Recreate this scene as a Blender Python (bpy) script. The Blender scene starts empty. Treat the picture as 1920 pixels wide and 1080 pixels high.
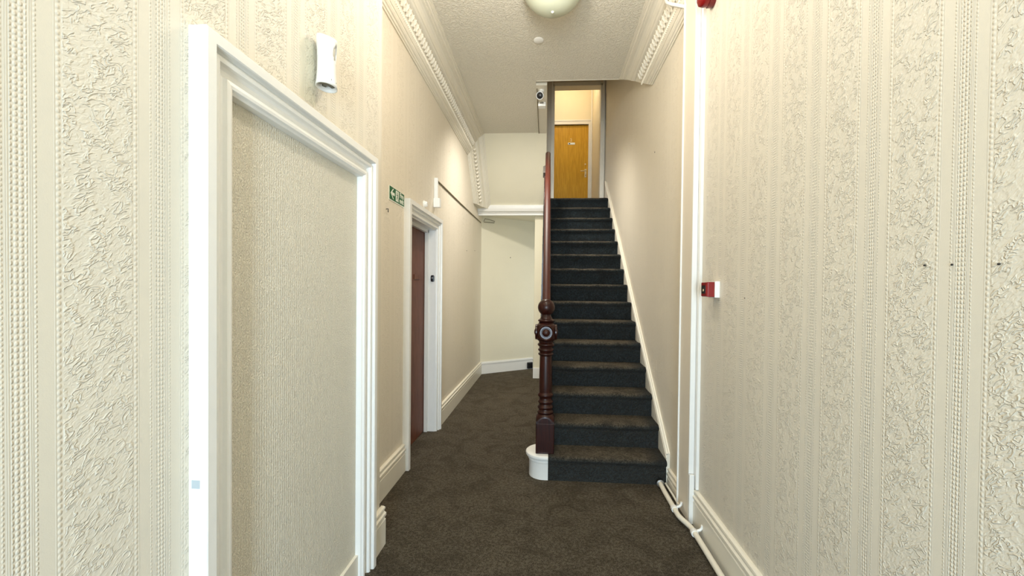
import bpy, bmesh, math, random
from mathutils import Vector, Matrix, noise
R = math.radians
random.seed(4)
sc = bpy.context.scene
col = sc.collection

# ------------------------------------------------------------------ camera, sky, lights, exposure
yaw, pitch, roll = 0.0664, 0.0141, 0.01036
cx, cy, fpx = 972.8, 557.1, 780.0
cam = bpy.data.cameras.new('camera')
cam.sensor_width = 36
cam.lens = fpx / 1920 * 36
cam.shift_x = -(cx - 960) / 1920
cam.shift_y = (cy - 540) / 1920
cam.clip_start = 0.02
co = bpy.data.objects.new('camera', cam)
col.objects.link(co)
fw = Vector((-math.sin(yaw), math.cos(yaw), 0))
rt = Vector((math.cos(yaw), math.sin(yaw), 0))
dn = Vector((0, 0, -1))
fw2 = fw * math.cos(pitch) + dn * math.sin(pitch)
dn2 = dn * math.cos(pitch) - fw * math.sin(pitch)
rt3 = rt * math.cos(roll) - dn2 * math.sin(roll)
dn3 = dn2 * math.cos(roll) + rt * math.sin(roll)
m = Matrix((rt3, -dn3, -fw2)).transposed().to_4x4()
m.translation = (0, 0, 1.4)
co.matrix_world = m
sc.camera = co

w = bpy.data.worlds.new('sky')
w.use_nodes = True
w.node_tree.nodes['Background'].inputs[0].default_value = (0.62, 0.78, 1.0, 1)
w.node_tree.nodes['Background'].inputs[1].default_value = 1.5
sc.world = w


def light(name, kind, loc, energy, color, size=0.2, size_y=None, rot=(0, 0, 0)):
    l = bpy.data.lights.new(name, kind)
    l.energy = energy
    l.color = color
    if kind == 'AREA':
        l.size = size
        if size_y:
            l.shape = 'RECTANGLE'
            l.size_y = size_y
    else:
        l.shadow_soft_size = size
    o = bpy.data.objects.new(name, l)
    o.location = loc
    o.rotation_euler = rot
    col.objects.link(o)
    return o


light('daylight', 'AREA', (0.0, -2.55, 1.25), 102, (0.68, 0.86, 1.0), 0.42, 2.2, (R(90), 0, 0))
light('lobby_lamp', 'POINT', (-0.02, 0.9, 3.30), 12.5, (1.0, 0.90, 0.76), 0.10)
light('hall_lamp', 'POINT', (-0.10, 2.28, 3.20), 25, (1.0, 0.90, 0.77), 0.10)
light('landing_lamp', 'POINT', (0.30, 7.75, 5.35), 10, (1.0, 0.83, 0.58), 0.10)
light('back_wall_fill', 'AREA', (0.60, 7.15, 1.25), 4.2, (0.97, 1.0, 0.92), 0.6, 1.9, (R(90), 0, R(90)))  # added fill that brightens the back wall
dl = light('passage_fill', 'SPOT', (-0.26, 4.60, 3.57), 170, (1.0, 0.94, 0.83), 0.12)   # added fill spot for passage walls and soffit, no lamp fitting here
dl.rotation_euler = (R(22), 0, 0)
dl.data.spot_size = R(148)
dl.data.spot_blend = 1.0
sc.view_settings.view_transform = 'Standard'
sc.view_settings.look = 'None'
sc.view_settings.gamma = 1
sc.view_settings.use_curve_mapping = False
sc.view_settings.exposure = 0.54
sc.cycles.max_bounces = 10
sc.cycles.diffuse_bounces = 8


# ------------------------------------------------------------------ node helpers and materials
class NT:
    def __init__(s, name):
        s.m = bpy.data.materials.new(name)
        s.m.use_nodes = True
        s.t = s.m.node_tree
        s.b = s.t.nodes['Principled BSDF']

    def n(s, typ, **kw):
        o = s.t.nodes.new(typ)
        for k, v in kw.items():
            setattr(o, k, v)
        return o

    def put(s, sock, v):
        if isinstance(v, (int, float)):
            sock.default_value = v
        elif isinstance(v, tuple):
            sock.default_value = v if len(v) == len(sock.default_value) else tuple(v) + (1,)
        else:
            s.t.links.new(v, sock)

    def math(s, op, a, b=0.0, c=0.0):
        o = s.n('ShaderNodeMath', operation=op)
        s.put(o.inputs[0], a)
        s.put(o.inputs[1], b)
        s.put(o.inputs[2], c)
        return o.outputs[0]

    def step(s, v, a, b, lo=0.0, hi=1.0):
        o = s.n('ShaderNodeMapRange', interpolation_type='SMOOTHSTEP')
        s.put(o.inputs[0], v)
        for i, q in enumerate((a, b, lo, hi)):
            o.inputs[i + 1].default_value = q
        return o.outputs[0]

    def pos(s):
        return s.n('ShaderNodeNewGeometry').outputs['Position']

    def sep(s, v):
        o = s.n('ShaderNodeSeparateXYZ')
        s.put(o.inputs[0], v)
        return o.outputs

    def comb(s, x=0.0, y=0.0, z=0.0):
        o = s.n('ShaderNodeCombineXYZ')
        for i, q in enumerate((x, y, z)):
            s.put(o.inputs[i], q)
        return o.outputs[0]

    def noise(s, v, scale, detail=2.0, rough=0.5, dist=0.0):
        o = s.n('ShaderNodeTexNoise')
        s.put(o.inputs['Vector'], v)
        o.inputs['Scale'].default_value = scale
        o.inputs['Detail'].default_value = detail
        o.inputs['Roughness'].default_value = rough
        o.inputs['Distortion'].default_value = dist
        return o.outputs[0]

    def dots(s, x, y, a=0.48, b=0.12):
        o = s.n('ShaderNodeTexVoronoi', voronoi_dimensions='2D')
        s.put(o.inputs['Vector'], s.comb(x, y, 0.0))
        o.inputs['Scale'].default_value = 1
        o.inputs['Randomness'].default_value = 0
        return s.step(o.outputs['Distance'], a, b)

    def mix(s, f, a, b):
        o = s.n('ShaderNodeMix', data_type='RGBA')
        s.put(o.inputs[0], f)
        s.put(o.inputs[6], a)
        s.put(o.inputs[7], b)
        return o.outputs[2]

    def bump(s, h, dist, strength=1.0):
        o = s.n('ShaderNodeBump')
        o.inputs['Strength'].default_value = strength
        o.inputs['Distance'].default_value = dist
        s.put(o.inputs['Height'], h)
        s.put(s.b.inputs['Normal'], o.outputs[0])

    def base(s, c, rough=0.5, spec=0.5, metal=0.0, coat=0.0):
        s.put(s.b.inputs['Base Color'], c)
        s.put(s.b.inputs['Roughness'], rough)
        s.b.inputs['Specular IOR Level'].default_value = spec
        s.b.inputs['Metallic'].default_value = metal
        s.b.inputs['Coat Weight'].default_value = coat
        return s


def plain(name, c, rough=0.5, spec=0.5, metal=0.0, coat=0.0, vary=0.06, scale=9.0, bump=0.0, bscale=60.0):
    t = NT(name)
    p = t.pos()
    if vary:
        f = t.noise(p, scale, 4)
        t.base(t.mix(f, tuple(q * (1 - vary) for q in c), tuple(min(1, q * (1 + vary)) for q in c)), rough, spec, metal, coat)
    else:
        t.base(c, rough, spec, metal, coat)
    if bump:
        t.bump(t.noise(p, bscale, 3), bump)
    return t.m


def wallpaper(name, c, off, stain=None, hgt=0.0015, lean=35):
    """embossed striped paper: bead chains, plain bands and vermicular foliage bands, running up walls that lie along Y"""
    P = 0.26
    t = NT(name)
    p = t.pos()
    x, y, z = t.sep(p)
    s = t.math('MULTIPLY', t.math('SUBTRACT', t.math('FRACT', t.math('ADD', t.math('DIVIDE', t.math('SUBTRACT', y, off - 10 * P), P), 0.5)), 0.5), P)
    q = t.math('ABSOLUTE', s)
    chain = t.math('MULTIPLY', t.dots(t.math('ADD', t.math('DIVIDE', s, 0.0078), 0.5), t.math('DIVIDE', z, 0.0105), 0.52, 0.15), t.step(q, 0.0125, 0.0112))
    near = lambda c0, wd: t.step(t.math('ABSOLUTE', t.math('SUBTRACT', q, c0)), wd, wd * 0.6)
    small = t.math('MULTIPLY', t.dots(t.math('DIVIDE', t.math('SUBTRACT', q, 0.0235), 0.006), t.math('DIVIDE', z, 0.0088), 0.45, 0.1), near(0.0235, 0.004))
    line = t.math('ADD', near(0.0152, 0.0016), t.math('ADD', near(0.0182, 0.0012), near(0.0520, 0.0014)))
    edge = t.math('MULTIPLY', t.dots(t.math('DIVIDE', t.math('SUBTRACT', q, 0.0580), 0.0095), t.math('DIVIDE', z, 0.0118), 0.5, 0.1), near(0.0580, 0.0056))
    wp = t.n('ShaderNodeMapping', vector_type='TEXTURE')              # strokes lean up to the right
    wp.inputs['Rotation'].default_value = (R(lean), 0, 0)
    wp.inputs['Scale'].default_value = (1, 1.55, 0.80)
    t.put(wp.inputs['Vector'], p)
    n1 = t.noise(wp.outputs[0], 58, 1.5, 0.5, 1.1)
    n2 = t.noise(wp.outputs[0], 120, 1.0, 0.5, 0.5)
    n3 = t.noise(p, 30, 1.0)
    worm1 = t.math('MULTIPLY', t.step(t.math('ABSOLUTE', t.math('SUBTRACT', n1, 0.5)), 0.085, 0.0), t.step(n3, 0.44, 0.52))
    worm2 = t.math('MULTIPLY', t.step(n2, 0.38, 0.64), 0.32)
    fol = t.math('MULTIPLY', t.math('ADD', worm1, worm2), t.step(q, 0.0635, 0.0665))
    grain = t.math('MULTIPLY', t.noise(p, 420, 1.0), 0.10)
    h = t.math('ADD', t.math('ADD', t.math('MULTIPLY', chain, 0.95), t.math('MULTIPLY', small, 0.6)), t.math('ADD', t.math('MULTIPLY', line, 0.35), t.math('MULTIPLY', edge, 0.7)))
    h = t.math('ADD', t.math('ADD', h, fol), grain)
    cc = t.mix(t.noise(p, 2.2, 3), tuple(v * 0.94 for v in c), c)
    if stain:                                                        # old unpainted patch and small scuffs: wear with a shape of its own
        ys, zs, wy, wz, sc_ = stain
        inside = t.math('MULTIPLY', t.step(t.math('ABSOLUTE', t.math('SUBTRACT', y, ys)), wy, wy - 0.006), t.step(t.math('ABSOLUTE', t.math('SUBTRACT', z, zs)), wz, wz - 0.008))
        cc = t.mix(t.math('MULTIPLY', inside, 0.55), cc, sc_)
    scuff = t.step(t.noise(p, 11, 3, 0.6), 0.735, 0.78)
    cc = t.mix(t.math('MULTIPLY', scuff, 0.35), cc, (0.33, 0.26, 0.15))
    t.base(cc, 0.5, 0.35)
    t.bump(h, hgt)
    return t.m


def woodchip(name, c, sy=1.0, sz=1.0, scale=110, dist=0.0022, axis='wall'):
    t = NT(name)
    p = t.pos()
    mp = t.n('ShaderNodeMapping')
    mp.inputs['Scale'].default_value = (sy if axis == 'ceil' else 1, sy if axis == 'wall' else 1, sz)
    t.put(mp.inputs['Vector'], p)
    n1 = t.noise(mp.outputs[0], scale, 2.0, 0.55, 0.8)
    n2 = t.noise(mp.outputs[0], scale * 0.5, 1.0, 0.5, 0.5)
    r = t.step(t.math('ABSOLUTE', t.math('SUBTRACT', n2, 0.5)), 0.09, 0.01)
    t.base(t.mix(t.noise(p, 3, 3), tuple(v * 0.95 for v in c), c), 0.6, 0.3)
    t.bump(t.math('ADD', t.math('MULTIPLY', r, 0.5), n1), dist)
    return t.m


def carpet(name, lo, hi, tread_lit=None):
    t = NT(name)
    p = t.pos()
    f = t.noise(p, 205, 3.0, 0.75)
    g = t.noise(p, 62, 2.0, 0.6, 0.4)
    k = t.noise(p, 4.5, 4.0, 0.65, 1.2)
    v = t.math('ADD', t.math('MULTIPLY', t.step(f, 0.42, 0.62), 0.8), t.math('MULTIPLY', t.step(g, 0.40, 0.66), 0.45))
    v = t.math('MULTIPLY', v, t.step(k, 0.30, 0.62, 0.55, 1.15))
    c = t.mix(v, lo, hi)
    if tread_lit:                                                          # light from above painted as a paler brown on each tread
        at = t.n('ShaderNodeAttribute', attribute_name='tread_light')
        c = t.mix(t.math('MULTIPLY', at.outputs['Fac'], t.step(k, 0.25, 0.6, 0.6, 1.0)), c, t.mix(v, tuple(q * 0.8 for q in lo), tread_lit))
    t.base(c, 0.95, 0.1)
    t.b.inputs['Sheen Weight'].default_value = 0.30                   # pile catches light at grazing angles
    t.b.inputs['Sheen Roughness'].default_value = 0.45
    t.b.inputs['Sheen Tint'].default_value = (0.42, 0.34, 0.24, 1)
    t.bump(t.math('ADD', f, t.math('MULTIPLY', g, 1.0)), 0.016)
    return t.m


def wood(name, a, b, rough=0.35, coat=0.0, vec=(14, 14, 0.9), scale=6):
    t = NT(name)
    p = t.pos()
    mp = t.n('ShaderNodeMapping')
    mp.inputs['Scale'].default_value = vec
    t.put(mp.inputs['Vector'], p)
    f = t.noise(mp.outputs[0], scale, 5.0, 0.6, 0.6)
    t.base(t.mix(t.step(f, 0.3, 0.7), a, b), rough, 0.28, 0.0, coat)
    t.b.inputs['Coat Roughness'].default_value = 0.12
    return t.m


CREAM = (0.75, 0.70, 0.60)
M = {}
M['paper_left'] = wallpaper('embossed_paper_left', CREAM, 0.131, (1.505, 2.215, 0.055, 0.118, (0.66, 0.65, 0.52)))
M['paper_right'] = wallpaper('embossed_paper_right', CREAM, 0.217, None, 0.0017, -35)
M['paper_far'] = wallpaper('embossed_paper_far', (0.80, 0.735, 0.62), 0.06, None, 0.0011)
M['paper_stair'] = wallpaper('embossed_paper_stair', (0.81, 0.75, 0.635), 0.10, None, 0.0010, -35)
t = NT('string_textured_panel')
p = t.pos()
x, y, z = t.sep(p)
wob = t.noise(p, 38, 2.0)
strand = t.math('SINE', t.math('ADD', t.math('MULTIPLY', y, 2 * math.pi / 0.0115), t.math('MULTIPLY', wob, 5.0)))
nub = t.noise(t.comb(x, t.math('MULTIPLY', y, 1.7), t.math('MULTIPLY', z, 0.85)), 195, 1.5, 0.5, 0.6)
t.base(t.mix(t.noise(p, 3, 3), (0.77, 0.72, 0.60), (0.81, 0.76, 0.64)), 0.6, 0.3)
t.bump(t.math('ADD', t.math('MULTIPLY', strand, 0.30), t.step(nub, 0.30, 0.72)), 0.0027)
M['woodchip'] = t.m
M['ceiling'] = woodchip('ceiling_paper', (0.77, 0.735, 0.64), 1.0, 1.0, 66, 0.0048, 'ceil')
M['plaster'] = plain('cream_plaster', (0.76, 0.72, 0.58), 0.6, 0.3, vary=0.03, scale=4, bump=0.001, bscale=30)
M['beige'] = plain('beige_paint', (0.78, 0.71, 0.60), 0.5, 0.3, vary=0.03)
M['cornice'] = plain('cornice_paint', (0.75, 0.71, 0.61), 0.55, 0.3, vary=0.04, scale=14, bump=0.0015, bscale=90)
M['warm_wall'] = plain('landing_paint', (0.82, 0.72, 0.50), 0.6, 0.3, vary=0.03)
M['gloss'] = plain('white_gloss', (0.83, 0.825, 0.80), 0.28, 0.5, vary=0.025, scale=20, bump=0.0006, bscale=45)
M['skirt'] = plain('cream_gloss', (0.81, 0.77, 0.67), 0.35, 0.5, vary=0.03, scale=14, bump=0.0006, bscale=45)
M['plastic'] = plain('white_plastic', (0.86, 0.86, 0.84), 0.35, 0.5, vary=0.02)
M['carpet'] = carpet('brown_carpet', (0.0055, 0.0055, 0.005), (0.188, 0.160, 0.119))
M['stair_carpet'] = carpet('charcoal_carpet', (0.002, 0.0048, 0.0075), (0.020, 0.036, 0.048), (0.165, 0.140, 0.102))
M['mahogany'] = wood('dark_mahogany', (0.012, 0.0018, 0.001), (0.034, 0.006, 0.003), 0.36, 0.12)
M['rail_wood'] = wood('red_mahogany', (0.045, 0.008, 0.004), (0.065, 0.012, 0.006), 0.5, 0.0, (14, 1.2, 1.2))
M['brown_door'] = wood('brown_door', (0.105, 0.034, 0.019), (0.19, 0.072, 0.042), 0.5, 0.0)
M['oak_door'] = wood('oak_veneer', (0.50, 0.25, 0.014), (0.66, 0.36, 0.03), 0.4, 0.1, (9, 9, 0.6), 5)
M['green'] = plain('sign_green', (0.0, 0.115, 0.035), 0.4, vary=0)
M['sign_white'] = plain('sign_white', (0.82, 0.85, 0.78), 0.5, vary=0)
M['red'] = plain('alarm_red', (0.23, 0.006, 0.006), 0.3, vary=0.02)
M['dark_red'] = plain('dark_red_plastic', (0.16, 0.006, 0.008), 0.2, vary=0.02)
M['black'] = plain('black_plastic', (0.010, 0.010, 0.012), 0.3, vary=0)
M['metal'] = plain('grey_metal', (0.42, 0.41, 0.39), 0.35, metal=0.9, vary=0.04)
M['brass'] = plain('pale_brass', (0.80, 0.66, 0.40), 0.3, metal=0.6, vary=0)
M['cable'] = plain('dull_cable', (0.20, 0.165, 0.095), 0.6, vary=0.05)
M['tape'] = plain('masking_tape', (0.42, 0.47, 0.50), 0.6, vary=0.05)
M['socket'] = plain('lamp_socket', (0.10, 0.095, 0.06), 0.5, vary=0.1)
t = NT('opal_glass')
t.base((0.56, 0.60, 0.48), 0.25, 0.5)
t.b.inputs['Subsurface Weight'].default_value = 0.25
t.b.inputs['Subsurface Radius'].default_value = (0.05, 0.05, 0.04)
M['opal'] = t.m


# ------------------------------------------------------------------ mesh helpers
class MB:
    def __init__(s):
        s.v = []
        s.f = []

    def add(s, vs, fs):
        o = len(s.v)
        s.v += [tuple(q) for q in vs]
        s.f += [tuple(i + o for i in q) for q in fs]
        return s

    def box(s, x0, x1, y0, y1, z0, z1):
        return s.add([(x, y, z) for x in (x0, x1) for y in (y0, y1) for z in (z0, z1)],
                     [(0, 1, 3, 2), (4, 6, 7, 5), (0, 4, 5, 1), (2, 3, 7, 6), (0, 2, 6, 4), (1, 5, 7, 3)])

    def loops(s, rows, closed=False, caps=True):
        """rows of equal length joined by quads; closed closes each row; caps close the first and last row"""
        n = len(rows[0])
        vs = [p for r in rows for p in r]
        fs = []
        for i in range(len(rows) - 1):
            for j in range(n if closed else n - 1):
                k = (j + 1) % n
                fs.append((i * n + j, i * n + k, (i + 1) * n + k, (i + 1) * n + j))
        if caps:
            fs.append(tuple(range(n - 1, -1, -1)))
            fs.append(tuple((len(rows) - 1) * n + j for j in range(n)))
        return s.add(vs, fs)

    def prism(s, pts, axis, a, b):
        def at(p, q):
            return {'x': (q, p[0], p[1]), 'y': (p[0], q, p[1]), 'z': (p[0], p[1], q)}[axis]
        return s.loops([[at(p, a) for p in pts], [at(p, b) for p in pts]], True)

    def lathe(s, prof, c, axis='z', seg=32, sx=1.0, sy=1.0):
        rows = []
        for r, h in prof:
            ring = []
            for i in range(seg):
                a = 2 * math.pi * i / seg
                u, v = r * math.cos(a) * sx, r * math.sin(a) * sy
                d = {'z': (u, v, h), 'y': (u, h, v), 'x': (h, u, v)}[axis]
                ring.append(tuple(c[k] + d[k] for k in range(3)))
            rows.append(ring)
        return s.loops(rows, True)

    def tube(s, path, r, seg=14):
        path = [Vector(p) for p in path]
        rows = []
        up = None
        for i, p in enumerate(path):
            d = (path[min(i + 1, len(path) - 1)] - path[max(i - 1, 0)]).normalized()
            if up is None:
                up = d.orthogonal().normalized()
            up = (up - d * up.dot(d)).normalized()
            v = d.cross(up)
            rows.append([p + up * (r * math.cos(2 * math.pi * k / seg)) + v * (r * math.sin(2 * math.pi * k / seg)) for k in range(seg)])
        return s.loops(rows, True)

    def mesh(s, name, mat, smooth=0, bevel=0):
        me = bpy.data.meshes.new(name)
        me.from_pydata(s.v, [], s.f)
        bm = bmesh.new()
        bm.from_mesh(me)
        bmesh.ops.remove_doubles(bm, verts=bm.verts, dist=1e-6)
        if bevel:
            ed = [e for e in bm.edges if len(e.link_faces) == 2 and e.calc_face_angle(0) > 0.6]
            bmesh.ops.bevel(bm, geom=ed, offset=bevel, segments=2, profile=0.5, affect='EDGES', clamp_overlap=True)
        bmesh.ops.recalc_face_normals(bm, faces=bm.faces)
        bm.to_mesh(me)
        bm.free()
        me.materials.append(mat)
        if smooth:
            for p in me.polygons:
                p.use_smooth = True
            me.set_sharp_from_angle(angle=R(smooth))
        return me

    def build(s, name, mat, parent=None, smooth=0, bevel=0):
        return link(name, s.mesh(name, mat, smooth, bevel), parent)


def link(name, me, parent=None):
    o = bpy.data.objects.new(name, me)
    col.objects.link(o)
    if parent:
        o.parent = parent
        o.matrix_parent_inverse = Matrix.Translation(-parent.location)
    return o


def tag(o, label, cat=None, group=None, kind=None):
    o['label'] = label
    if cat:
        o['category'] = cat
    if group:
        o['group'] = group
    if kind:
        o['kind'] = kind
    return o


def thing(name, loc, label, cat, group=None, kind=None):
    o = bpy.data.objects.new(name, None)
    o.location = loc
    o.empty_display_size = 0.05
    col.objects.link(o)
    return tag(o, label, cat, group, kind)


def struct(o, label, cat):
    return tag(o, label, cat, None, 'structure')


def text_mesh(name, body, size, mat, mtx, parent, ext=0.0004, sx=1.0, spacing=1.0, bold=0.0):
    c = bpy.data.curves.new(name, 'FONT')
    c.body = body
    c.size = size
    c.extrude = ext
    c.offset = bold
    c.align_x = 'CENTER'
    c.align_y = 'CENTER'
    c.space_line = spacing
    o = bpy.data.objects.new(name, c)
    col.objects.link(o)
    dg = bpy.context.evaluated_depsgraph_get()
    me = bpy.data.meshes.new_from_object(o.evaluated_get(dg))
    bpy.data.objects.remove(o)
    me.transform(mtx @ Matrix.Diagonal((sx, 1, 1, 1)))
    me.materials.clear()
    me.materials.append(mat)
    return link(name, me, parent)


# ------------------------------------------------------------------ setting: shell
XL, XF, XR, XS = -0.897, -1.10, 0.925, 0.91        # near left wall, far left wall, near right wall, stair wall
ZC = 3.6
LZ = 2.7825                                           # landing level
Y0 = -2.3                                           # the wall with the open front door, behind the camera
G, H, YS = 0.2230, 0.1855, 3.075

struct(MB().box(-1.5, 1.2, Y0 - 0.1, 8.4, -0.1, 0.0).build('floor', M['carpet']), 'dark brown speckled carpet floor of the hallway', 'floor')
struct(MB().box(-1.3, XL, Y0, 1.10, 0, ZC).box(-1.3, XL, 1.935, 2.2, 0, ZC).box(-1.3, XL, 1.10, 1.935, 1.94, ZC).build('wall_left', M['paper_left']), 'near left wall in embossed striped cream paper, around the blocked doorway', 'wall')
mb = MB()
mb.box(-1.35, XF, 2.2, 3.24, 0, ZC).box(-1.35, XF, 4.05, 7.2, 0, ZC).box(-1.35, XF, 3.24, 4.05, 1.995, ZC)
struct(mb.build('wall_far_left', M['paper_far']), 'far left wall in embossed cream paper, around the brown door', 'wall')
struct(MB().box(XR, 1.2, Y0, 2.6, 0, ZC).build('wall_right', M['paper_right']), 'near right wall in embossed striped cream paper with the red call point', 'wall')
struct(MB().box(XS, 1.2, 2.6, 9.0, 0, 5.7).build('wall_stair', M['paper_stair']), 'tall cream papered wall rising beside the staircase', 'wall')
# wall behind the camera with the open front door
mb = MB()
mb.box(-1.3, -0.40, Y0 - 0.1, Y0, 0, ZC).box(0.40, 1.2, Y0 - 0.1, Y0, 0, ZC).box(-0.40, 0.40, Y0 - 0.1, Y0, 2.5, ZC)
struct(mb.build('wall_front', M['plaster']), 'plain cream wall behind the viewer around the open front doorway', 'wall')
# ceiling: over the hall, over the passage beside the stair well
mb = MB()
mb.box(-1.35, 1.2, Y0 - 0.1, 4.385, ZC, ZC + 0.16).box(-1.35, -0.135, 4.385, 5.8, ZC, ZC + 0.16)
struct(mb.build('ceiling', M['ceiling']), 'cream ceiling in rough embossed paper, ending at the stair well', 'ceiling')
# rounded plaster nosing along the stair well edge
mb = MB()
mb.lathe([(0.012, -0.135), (0.012, 0.93)], (0, 4.385, ZC + 0.008), 'x', 12)
struct(mb.build('trim_ceiling_edge', M['cornice'], None, 40), 'thin rounded plaster edge of the ceiling along the stair well', 'trim')
# flat band along the well edge, under the ceiling and on down the sloping soffit
K = Vector((0, 5.8, 3.6))
SB = Vector((0, 6.56, 2.74))
sd = (SB - K).normalized()
sn = Vector((0, -sd.z, sd.y)) * -1
if sn.z > 0:
    sn = -sn
mb = MB()
mb.box(-0.135, -0.02, 4.45, 5.8, ZC - 0.012, ZC + 0.16)
struct(mb.build('trim_well', M['cornice']), 'flat plaster band along the edge of the ceiling above the camera', 'trim')
# sloping soffit
def slab(x0, x1, a, b, n, th):
    return MB().loops([[(x, a.y, a.z), (x, b.y, b.z), (x, b.y - n.y * th, b.z - n.z * th), (x, a.y - n.y * th, a.z - n.z * th)] for x in (x0, x1)], True)
struct(slab(-1.2, -0.03, K, SB, sn, 0.12).build('ceiling_soffit', M['plaster']), 'pale sloping soffit beyond the end of the ceiling', 'soffit')
off = sn * 0.010
struct(slab(-0.135, -0.022, K + off, SB + off, sn, 0.1).build('trim_soffit', M['plaster'], None), 'flat raised band down the right side of the sloping soffit', 'trim')
# upturned gloss board at the foot of the soffit
pr = [(6.52, 2.745), (6.535, 2.757), (6.60, 2.757), (6.66, 2.7), (6.66, 2.606), (6.602, 2.606), (6.596, 2.634), (6.578, 2.640), (6.572, 2.652), (6.548, 2.658), (6.540, 2.675), (6.530, 2.70)]
struct(MB().prism([(y, z) for y, z in pr], 'x', -1.10, -0.062).build('trim_soffit_foot', M['gloss'], None), 'white gloss moulded board along the foot of the sloping soffit', 'trim')
struct(MB().loops([[(-1.2, 6.62, 2.646), (0.91, 6.62, 2.646), (0.91, 8.5, 2.66), (-1.2, 7.0, 2.66)], [(-1.2, 6.62, 2.72), (0.91, 6.62, 2.72), (0.91, 8.5, 2.72), (-1.2, 7.0, 2.72)]], True).build('ceiling_recess', M['plaster']), 'low flat ceiling of the recess behind the soffit board', 'ceiling')
# angled back wall and the jog beside the stair
a, b = Vector((-1.22, 6.835, 0)), Vector((0.60, 8.174, 0))
bd = (b - a).normalized()
bn = Vector((bd.y, -bd.x, 0))
def along(x0, x1, d0, d1, z0, z1):
    """box on the angled back wall: x0..x1 across (by x), d0..d1 proud of it"""
    p = [a + bd * ((x - a.x) / bd.x) for x in (x0, x1)]
    q = [p[0] + bn * d0, p[1] + bn * d0, p[1] + bn * d1, p[0] + bn * d1]
    return MB().loops([[(v.x, v.y, z) for v in q] for z in (z0, z1)], True)
struct(along(-1.22, 0.60, -0.1, 0, 0, 2.75).build('wall_back', M['plaster']), 'pale angled wall at the end of the passage', 'wall')
struct(MB().box(-0.20, -0.03, 6.71, 6.83, 0, 2.66).build('wall_jog', M['plaster'], None, 0, 0.006), 'narrow pale wall end between the passage and the stairs', 'wall')
sk = along(-1.2, -0.245, 0, 0.018, 0, 0.165)
q_ = along(-1.2, -0.245, 0, 0.026, 0.165, 0.186)
sk.add(q_.v, q_.f)
q_ = along(-1.2, -0.245, 0, 0.014, 0.186, 0.203)
sk.add(q_.v, q_.f)
struct(sk.build('baseboard_back', M['gloss']), 'white baseboard along the angled back wall', 'baseboard')
struct(MB().box(-0.205, -0.09, 6.688, 6.71, 0, 0.155).box(-0.205, -0.09, 6.695, 6.71, 0.155, 0.17).build('baseboard_jog', M['gloss']), 'short white baseboard piece on the wall end beside the stairs', 'baseboard')
# enclosure below the stairs, string side
mb = MB()
mb.prism([(3.30, 0.0), (6.71, 0.0), (6.71, 2.60), (6.4, 2.60), (3.30, 0.10)], 'x', -0.055, -0.03)
struct(mb.build('wall_understair', M['plaster']), 'pale triangular wall closing the side below the stairs', 'wall')
# stair well walls above
mb = MB()
mb.box(-0.12, -0.022, 4.40, 6.8, ZC + 0.16, 5.7)
mb.box(-0.12, -0.03, 6.67, 6.8, LZ - 0.06, ZC + 0.2)
struct(mb.build('wall_well_left', M['beige']), 'upper wall on the passage side of the stair well', 'wall')
struct(MB().box(-0.12, XS, 4.28, 4.385, ZC + 0.16, 5.7).build('wall_well_front', M['plaster']), 'wall of the stair well above the hall ceiling edge', 'wall')
mb = MB()
mb.box(-0.12, 0.06, 6.8, 6.9, LZ - 0.06, 5.7).box(0.86, XS, 6.8, 6.9, LZ, 5.7).box(0.06, 0.86, 6.8, 6.9, 4.77, 5.7)
struct(mb.build('wall_landing_opening', M['beige']), 'cream wall around the opening at the top of the stairs', 'wall')
mb = MB()
mb.box(-0.02, XS, YS + 15 * G, 8.62, LZ - 0.06, LZ - 0.001).box(-0.9, -0.02, 6.9, 8.62, LZ - 0.06, LZ - 0.001)
struct(mb.build('floor_landing', M['stair_carpet']), 'dark carpeted landing at the top of the stairs', 'floor')
struct(MB().box(-0.9, 1.2, 4.28, 9.0, 5.7, 5.8).build('ceiling_upper', M['plaster']), 'upper ceiling over the stair well and landing', 'ceiling')
mb = MB()
mb.box(-0.9, 0.10, 8.5, 8.62, LZ, 5.7).box(0.845, XS, 8.5, 8.62, LZ, 5.7).box(0.10, 0.845, 8.5, 8.62, 4.775, 5.7)
struct(mb.build('wall_landing', M['warm_wall']), 'warm lit cream wall above the oak door on the landing', 'wall')
struct(MB().box(-0.95, -0.9, 6.9, 8.62, LZ - 0.1, 5.7).build('wall_landing_left', M['warm_wall']), 'cream side wall of the landing', 'wall')
struct(MB().box(0.878, XS, 6.9, 8.5, LZ, 5.7).build('wall_landing_right', M['warm_wall']), 'cream right hand wall strip of the landing', 'wall')

# casing of the opening on the landing
mb = MB()
mb.box(0.052, 0.098, 6.76, 6.92, LZ, 4.74).box(0.83, 0.885, 6.76, 6.92, LZ, 4.74).box(0.052, 0.885, 6.76, 6.92, 4.705, 4.765)
mb.box(0.045, 0.07, 6.745, 6.77, LZ, 4.78).box(0.865, 0.895, 6.745, 6.77, LZ, 4.78)
struct(mb.build('trim_opening', M['skirt'], None, 0, 0.004), 'painted casing around the opening at the top of the stairs', 'trim')


# ------------------------------------------------------------------ cornices
PROF = [(0.0, 0.345), (0.010, 0.345), (0.012, 0.332), (0.020, 0.330), (0.024, 0.316), (0.032, 0.312), (0.040, 0.300), (0.042, 0.285), (0.046, 0.285),
        (0.088, 0.148), (0.082, 0.144), (0.094, 0.141), (0.108, 0.134), (0.117, 0.122), (0.113, 0.113), (0.120, 0.111), (0.124, 0.088), (0.134, 0.068), (0.150, 0.056),
        (0.168, 0.052), (0.168, 0.040), (0.182, 0.038), (0.188, 0.026), (0.196, 0.025), (0.196, 0.012), (0.207, 0.010), (0.207, 0.0), (0.0, 0.0)]

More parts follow.
